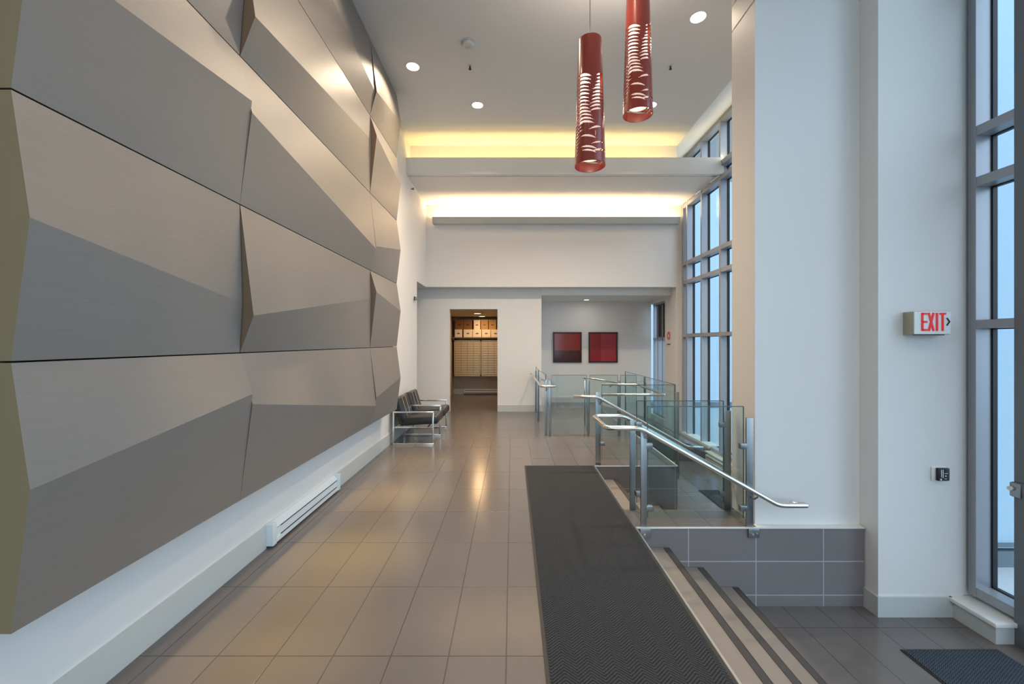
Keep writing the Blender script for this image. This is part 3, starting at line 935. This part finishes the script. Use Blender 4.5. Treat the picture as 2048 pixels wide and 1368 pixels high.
u = thing('cove_light', 'slim warm light strip added on the transom to warm the sloped ceiling at the clerestory windows', 'cove light', (3.97, 7.0, 5.06))  # added strip and area lamp, put here to warm the sloped ceiling
MB().box(3.95, 3.98, 4.3, 9.3, 5.052, 5.065).build('lamp_tube', COVEY, u)
area('cove_glow', None, (3.93, 6.8, 5.12), 9, 0.04, (1.0, 0.80, 0.42), rot=(0, math.radians(200), 0), size_y=5.0)

# ================================================================== ARMCHAIRS (local: faces +X, origin at rear near floor corner)
def make_chair(label, x, y):
    t = thing('armchair', label, 'armchair', (x, y, 0), group='black leather armchairs along the left wall')
    W, D, H, b = 0.66, 0.66, 0.537, 0.012
    for yy in (0.0, W - 0.03):
        MB().box(0, D, yy, yy + 0.03, H - 2 * b, H, bev=0.003).build('armrest', CHROME, t, local=True)
        MB().box(0, D, yy, yy + 0.03, 0, 2 * b, bev=0.003).build('floor_runner', CHROME, t, local=True)
        MB().box(0, 2 * b, yy, yy + 0.03, 2 * b, H - 2 * b, bev=0.003).build('leg', CHROME, t, local=True)
        MB().box(D - 2 * b, D, yy, yy + 0.03, 2 * b, H - 2 * b, bev=0.003).build('leg', CHROME, t, local=True)
    MB().box(0.02, D - 0.03, 0.03, 0.045, 0.265, 0.29).box(0.02, D - 0.03, W - 0.045, W - 0.03, 0.265, 0.29).box(0.02, 0.045, 0.03, W - 0.03, 0.265, 0.29).box(0.55, 0.575, 0.03, W - 0.03, 0.265, 0.29).build('seat_rail', CHROME, t, local=True)
    M = Matrix.Translation((0.08, 0, 0.29)) @ Matrix.Rotation(math.radians(-3), 4, 'Y')
    MB().box(0.02, 0.64, 0.05, W - 0.05, 0.0, 0.135, M=M, bev=0.035).build('seat_cushion', LEATHER, t, local=True)
    M = Matrix.Translation((0.20, 0, 0.33)) @ Matrix.Rotation(math.radians(-17), 4, 'Y')
    bc = MB().box(-0.11, 0.02, 0.05, W - 0.05, 0.0, 0.445, M=M, bev=0.035).build('back_cushion', LEATHER, t, local=True)
    for yy in (0.20, 0.40):
        sm = MB()
        sm.box(0.018, 0.023, yy, yy + 0.006, 0.04, 0.42, M=M)
        sm.box(-0.09, 0.0, yy, yy + 0.006, 0.443, 0.448, M=M)
        sm.build('piping', STITCH, bc, local=True)
    return t


ch1 = make_chair('black leather armchair with chrome frame in front, nearest the faceted wall end', -1.915, 6.58)
dup(ch1, (-1.915, 7.27, 0), 'black leather armchair with chrome frame behind the other one, by the doorway wall')

# ================================================================== HEATERS
def heater(label, x, y0, y1):
    t = thing('baseboard_heater', label, 'heater', (x, (y0 + y1) / 2, 0.0))
    d = 0.065
    sec = [(x, 0.02), (x + d, 0.02), (x + d, 0.05), (x + d - 0.012, 0.05), (x + d - 0.012, 0.125), (x + d - 0.004, 0.14), (x + 0.02, 0.185), (x, 0.185)]
    mb = MB(); n_ = len(sec)
    mb.v += [(a, y0, b) for a, b in sec] + [(a, y1, b) for a, b in sec]
    for i in range(n_):
        j = (i + 1) % n_
        mb.f.append((i, j, n_ + j, n_ + i)); mb.sm.append(False)
    mb.f.append(tuple(range(n_))); mb.f.append(tuple(range(n_, 2 * n_))); mb.sm += [False, False]
    mb.build('casing', HEATER, t)
    MB().box(x, x + d + 0.006, y0 - 0.02, y0 + 0.035, 0.015, 0.19, bev=0.004).build('end_cap', HEATER, t)
    MB().box(x, x + d + 0.006, y1 - 0.035, y1 + 0.02, 0.015, 0.19, bev=0.004).build('end_cap', HEATER, t)
    MB().box(x + d - 0.011, x + d - 0.0095, y0 + 0.12, y1 - 0.04, 0.122, 0.133).build('air_slot', DARK, t)
    MB().box(x + d - 0.011, x + d - 0.0095, y0 + 0.12, y1 - 0.04, 0.052, 0.06).build('air_slot', DARK, t)
    return t


heater('white baseboard heater on the left wall below the faceted panels', -1.98, 3.30, 4.55)
t = thing('baseboard_heater', 'pale baseboard heater under the tall far windows', 'heater', (3.82, 6.9, LOW))
MB().box(3.79, 3.86, 5.0, 8.05, LOW + 0.02, LOW + 0.155, bev=0.006).build('casing', HEATER, t)
MB().box(3.786, 3.789, 5.05, 8.0, LOW + 0.11, LOW + 0.12).box(3.786, 3.789, 5.05, 8.0, LOW + 0.04, LOW + 0.05).build('air_slot', DARK, t)
t = thing('baseboard_heater', 'white baseboard heater on the mail room back wall', 'heater', (-0.8, 12.96, 0))
MB().box(-1.52, 0.0, 12.93, 13.0, 0.03, 0.17, bev=0.006).build('casing', HEATER, t)
MB().box(-1.48, -0.05, 12.925, 12.93, 0.12, 0.135).box(-1.48, -0.05, 12.925, 12.93, 0.05, 0.06).build('air_slot', DARK, t)

# ================================================================== SIGNS AND DEVICES
def bar(mb, x0, z0, x1, z1, w, y0, y1):
    d = Vector((x1 - x0, 0, z1 - z0)); L = d.length; d.normalize(); n_ = Vector((-d.z, 0, d.x)) * w / 2
    a, b = Vector((x0, 0, z0)), Vector((x1, 0, z1))
    P = [a - n_, b - n_, b + n_, a + n_]
    base = len(mb.v)
    mb.v += [(p_.x, y0, p_.z) for p_ in P] + [(p_.x, y1, p_.z) for p_ in P]
    for q in ((0, 1, 2, 3), (7, 6, 5, 4), (0, 4, 5, 1), (1, 5, 6, 2), (2, 6, 7, 3), (3, 7, 4, 0)):
        mb.f.append(tuple(base + i for i in q)); mb.sm.append(False)


t = thing('exit_sign', 'illuminated EXIT sign box with red letters beside the entrance window', 'exit sign', (3.5, 3.47, 1.71))
MB().box(3.35, 3.655, 3.425, 3.52, 1.712, 1.904, bev=0.004).build('case', SIGNSIDE, t)
MB().box(3.352, 3.653, 3.418, 3.425, 1.716, 1.902).build('face_plate', SIGNFACE, t)
MB().box(3.352, 3.60, 3.416, 3.43, 1.706, 1.712).build('bottom_shadow', BLACK, t)  # black strip stands in for the shadow line under the case
zt, zb_, y0_, y1_ = 1.893, 1.742, 3.412, 3.4185
w = 0.0155
L = MB()
bar(L, 3.4145, zb_, 3.4145, zt, w, y0_, y1_)
for z in (zb_ + 0.008, (zt + zb_) / 2, zt - 0.008):
    bar(L, 3.41, z, 3.455, z, 0.016, y0_, y1_)
L.build('letter_e', SIGNRED, t)
L = MB(); bar(L, 3.468, zb_, 3.508, zt, w, y0_, y1_); bar(L, 3.508, zb_, 3.468, zt, w, y0_ + 0.0005, y1_); L.build('letter_x', SIGNRED, t)
L = MB(); bar(L, 3.536, zb_, 3.536, zt, w, y0_, y1_); L.build('letter_i', SIGNRED, t)
L = MB(); bar(L, 3.583, zb_, 3.583, zt, w, y0_, y1_); bar(L, 3.559, zt - 0.008, 3.609, zt - 0.008, 0.016, y0_ - 0.0004, y1_); L.build('letter_t', SIGNRED, t)
L = MB(); bar(L, 3.618, 1.85, 3.641, 1.818, 0.008, y0_, y1_); bar(L, 3.641, 1.820, 3.618, 1.788, 0.008, y0_, y1_); L.build('arrow', BLACK, t)

t = thing('door_release_button', 'small black and white wall switch below the exit sign', 'switch', (3.66, 3.52, 0.52))
MB().box(-0.072, 0.055, -0.012, 0, -0.055, 0.062, bev=0.02).build('back_plate', PLASTIC, t, local=True)
MB().box(-0.042, 0.06, -0.035, -0.012, -0.052, 0.058, bev=0.008).build('button_block', BLACK, t, local=True)
MB().box(-0.018, -0.012, -0.037, -0.034, -0.02, 0.045).box(-0.004, 0.002, -0.037, -0.034, -0.025, 0.045).cyl((0.022, -0.037, -0.008), (0.022, -0.033, -0.008), 0.006).box(-0.025, -0.012, -0.037, -0.034, -0.045, -0.03).box(0.01, 0.03, -0.037, -0.034, -0.034, -0.03).box(0.012, 0.04, -0.037, -0.034, 0.012, 0.016).build('printed_mark', PLASTIC, t, local=True)

t = thing('door_lock', 'small silver lock with white thumb turn on the dark door frame', 'lock', (3.9, 3.13, 0.50))
MB().box(3.885, 3.915, 3.075, 3.195, 0.45, 0.565, bev=0.003).build('lock_case', ALUD, t)
MB().box(3.878, 3.886, 3.13, 3.20, 0.455, 0.56, bev=0.002).build('face_plate', STEEL, t)
MB().cyl((3.878, 3.185, 0.515), (3.855, 3.185, 0.515), 0.016).build('thumb_turn', PLASTIC, t)

t = thing('wall_sign', 'small round red and white sign on the wall beside the alcove window', 'sign', (3.8, 9.95, 1.8))
MB().cyl((3.80, 9.95, 1.80), (3.79, 9.95, 1.80), 0.10, n=32).build('disc', mat('sign_orange', (0.75, 0.16, 0.09, 1), 0.4, bump=0.01, bscale=60), t)
MB().cyl((3.79, 9.95, 1.80), (3.788, 9.95, 1.80), 0.04, n=24).build('symbol', PLASTIC, t)
MB().box(3.785, 3.80, 9.86, 10.02, 1.585, 1.605).build('lower_plate', BLACK, t)

# ================================================================== PICTURES
def print_mat(name, top, low, cut, vert=False):
    m = bpy.data.materials.new(name); m.use_nodes = True
    n, l = m.node_tree.nodes, m.node_tree.links
    p_ = n['Principled BSDF']
    g = n.new('ShaderNodeNewGeometry'); s = n.new('ShaderNodeSeparateXYZ'); l.new(g.outputs['Position'], s.inputs[0])
    nz = n.new('ShaderNodeTexNoise'); nz.inputs['Scale'].default_value = 7; nz.inputs['Detail'].default_value = 4
    l.new(g.outputs['Position'], nz.inputs['Vector'])
    ad = n.new('ShaderNodeMath'); ad.operation = 'MULTIPLY_ADD'; ad.inputs[1].default_value = 0.05 if not vert else 0.02
    l.new(nz.outputs['Fac'], ad.inputs[0]); l.new(s.outputs[0 if vert else 2], ad.inputs[2])
    mr = n.new('ShaderNodeMapRange'); mr.inputs['From Min'].default_value = cut; mr.inputs['From Max'].default_value = cut + 0.03
    l.new(ad.outputs[0], mr.inputs['Value'])
    mx = n.new('ShaderNodeMix'); mx.data_type = 'RGBA'; mx.inputs[6].default_value = low; mx.inputs[7].default_value = top
    l.new(mr.outputs[0], mx.inputs[0]); l.new(mx.outputs[2], p_.inputs['Base Color'])
    p_.inputs['Roughness'].default_value = 0.12
    return m


FRAME = mat('picture_frame', (0.035, 0.008, 0.008, 1), 0.35, bump=0.02, bscale=60)
for (x0, x1, m_, lab) in ((1.12, 1.90, print_mat('red_print', (0.30, 0.03, 0.02, 1), (0.055, 0.012, 0.010, 1), 1.44), 'square red picture with a dark lower third on the alcove wall'),
                          (2.09, 2.88, print_mat('crimson_print', (0.36, 0.045, 0.055, 1), (0.27, 0.018, 0.025, 1), 2.42, True), 'square plain crimson picture on the alcove wall beside the window')):
    t = thing('framed_picture', lab, 'picture', ((x0 + x1) / 2, 11.2, 1.09), group=None)
    z0, z1, fw_ = 1.09, 1.92, 0.035
    MB().box(x0, x1, 11.18, 11.219, z0, z0 + fw_).box(x0, x1, 11.18, 11.219, z1 - fw_, z1).box(x0, x0 + fw_, 11.18, 11.219, z0 + fw_, z1 - fw_).box(x1 - fw_, x1, 11.18, 11.219, z0 + fw_, z1 - fw_).build('frame', FRAME, t)
    MB().box(x0 + fw_, x1 - fw_, 11.195, 11.21, z0 + fw_, z1 - fw_).build('print', m_, t)

# ================================================================== MAIL ROOM
def mail_bank(label, x0, x1, cols, rows):
    t = thing('mailbox_bank', label, 'mailboxes', ((x0 + x1) / 2, 12.8, 0.6))
    z0, z1, y = 0.60, 1.70, 12.62
    MB().box(x0, x1, y, 12.99, z0, z1).build('cabinet', MAILF, t)
    MB().box(x0, x1, y - 0.012, y, z0, z0 + 0.035).box(x0, x1, y - 0.012, y, z1 - 0.03, z1).box(x0, x0 + 0.02, y - 0.012, y, z0, z1).box(x1 - 0.02, x1, y - 0.012, y, z0, z1).build('frame', MAILD, t)
    cw, rh = (x1 - x0 - 0.05) / cols, (z1 - z0 - 0.085) / rows
    for i in range(cols):
        for j in range(rows):
            a = x0 + 0.025 + i * cw; b = z0 + 0.045 + j * rh
            MB().box(a + 0.006, a + cw - 0.006, y - 0.010, y - 0.001, b + 0.008, b + rh - 0.008).build('door', MAILD, t)
    return t


mail_bank('bronze mailbox bank with rows of small doors, left of the pair in the mail room', -1.78, -0.965, 4, 14)
mail_bank('bronze mailbox bank with rows of small doors, right of the pair in the mail room', -0.95, -0.14, 4, 14)
t = thing('storage_shelf', 'dark shelf above the mailboxes carrying the boxes', 'shelf', (-0.9, 12.7, 1.76))
MB().box(-1.85, 0.3, 12.50, 12.99, 1.765, 1.795).build('board', PANELEDGE, t)
MB().box(-1.80, -1.77, 12.55, 12.99, 1.70, 1.765).box(-0.12, -0.09, 12.55, 12.99, 1.70, 1.765).build('support', PANELEDGE, t)


def make_box(name, label, x0, x1, z, h, m_, grp):
    w_ = x1 - x0
    t = thing(name, label, 'box', ((x0 + x1) / 2, 12.53, z), group=grp)
    d = 0.40
    MB().box(-w_ / 2 + 0.004, w_ / 2 - 0.004, 0, d, 0, h - 0.055).build('body', m_, t, local=True)
    MB().box(-w_ / 2, w_ / 2, -0.005, d + 0.005, h - 0.055, h).build('lid', m_, t, local=True)
    MB().box(-0.04, 0.04, -0.003, 0.0, h * 0.42, h * 0.42 + 0.028).build('hand_hole', BLACK, t, local=True)
    return t


lows = [(-1.75, -1.52), (-1.48, -1.21), (-1.20, -0.93), (-0.92, -0.65), (-0.64, -0.37), (-0.36, -0.12)]
labs = ['first white archive box on the shelf, beside the mail room left wall', 'second white archive box on the shelf, below the white box of the upper row',
        'third white archive box of the lower row on the shelf', 'fourth white archive box of the lower row, under the kraft boxes',
        'fifth white archive box of the lower row, under the kraft boxes', 'last white archive box of the lower row at the doorway edge']
for (a, b), lb in zip(lows, labs):
    make_box('archive_box', lb, a, b, 1.797, 0.235, CARD, 'white archive boxes on the shelf')
make_box('cardboard_box', 'dark brown carton on the upper row beside the wall', -1.74, -1.48, 2.033, 0.30, BROWN, 'brown cartons on the upper row')
make_box('cardboard_box', 'dark brown carton on the upper row next to the first white upper box', -1.475, -1.215, 2.033, 0.30, BROWN, 'brown cartons on the upper row')
make_box('archive_box', 'white archive box on the upper row between brown and kraft cartons', -1.17, -0.97, 2.033, 0.29, CARD, 'white archive boxes on the upper row')
make_box('cardboard_box', 'light kraft carton on the upper row, beside the middle white box', -0.955, -0.725, 2.033, 0.30, KRAFT, 'kraft cartons on the upper row')
make_box('cardboard_box', 'light kraft carton on the upper row, beside the last white box', -0.71, -0.48, 2.033, 0.30, KRAFT, 'kraft cartons on the upper row')
make_box('archive_box', 'white archive box on the upper row at the doorway edge', -0.45, -0.20, 2.033, 0.29, CARD, 'white archive boxes on the upper row')
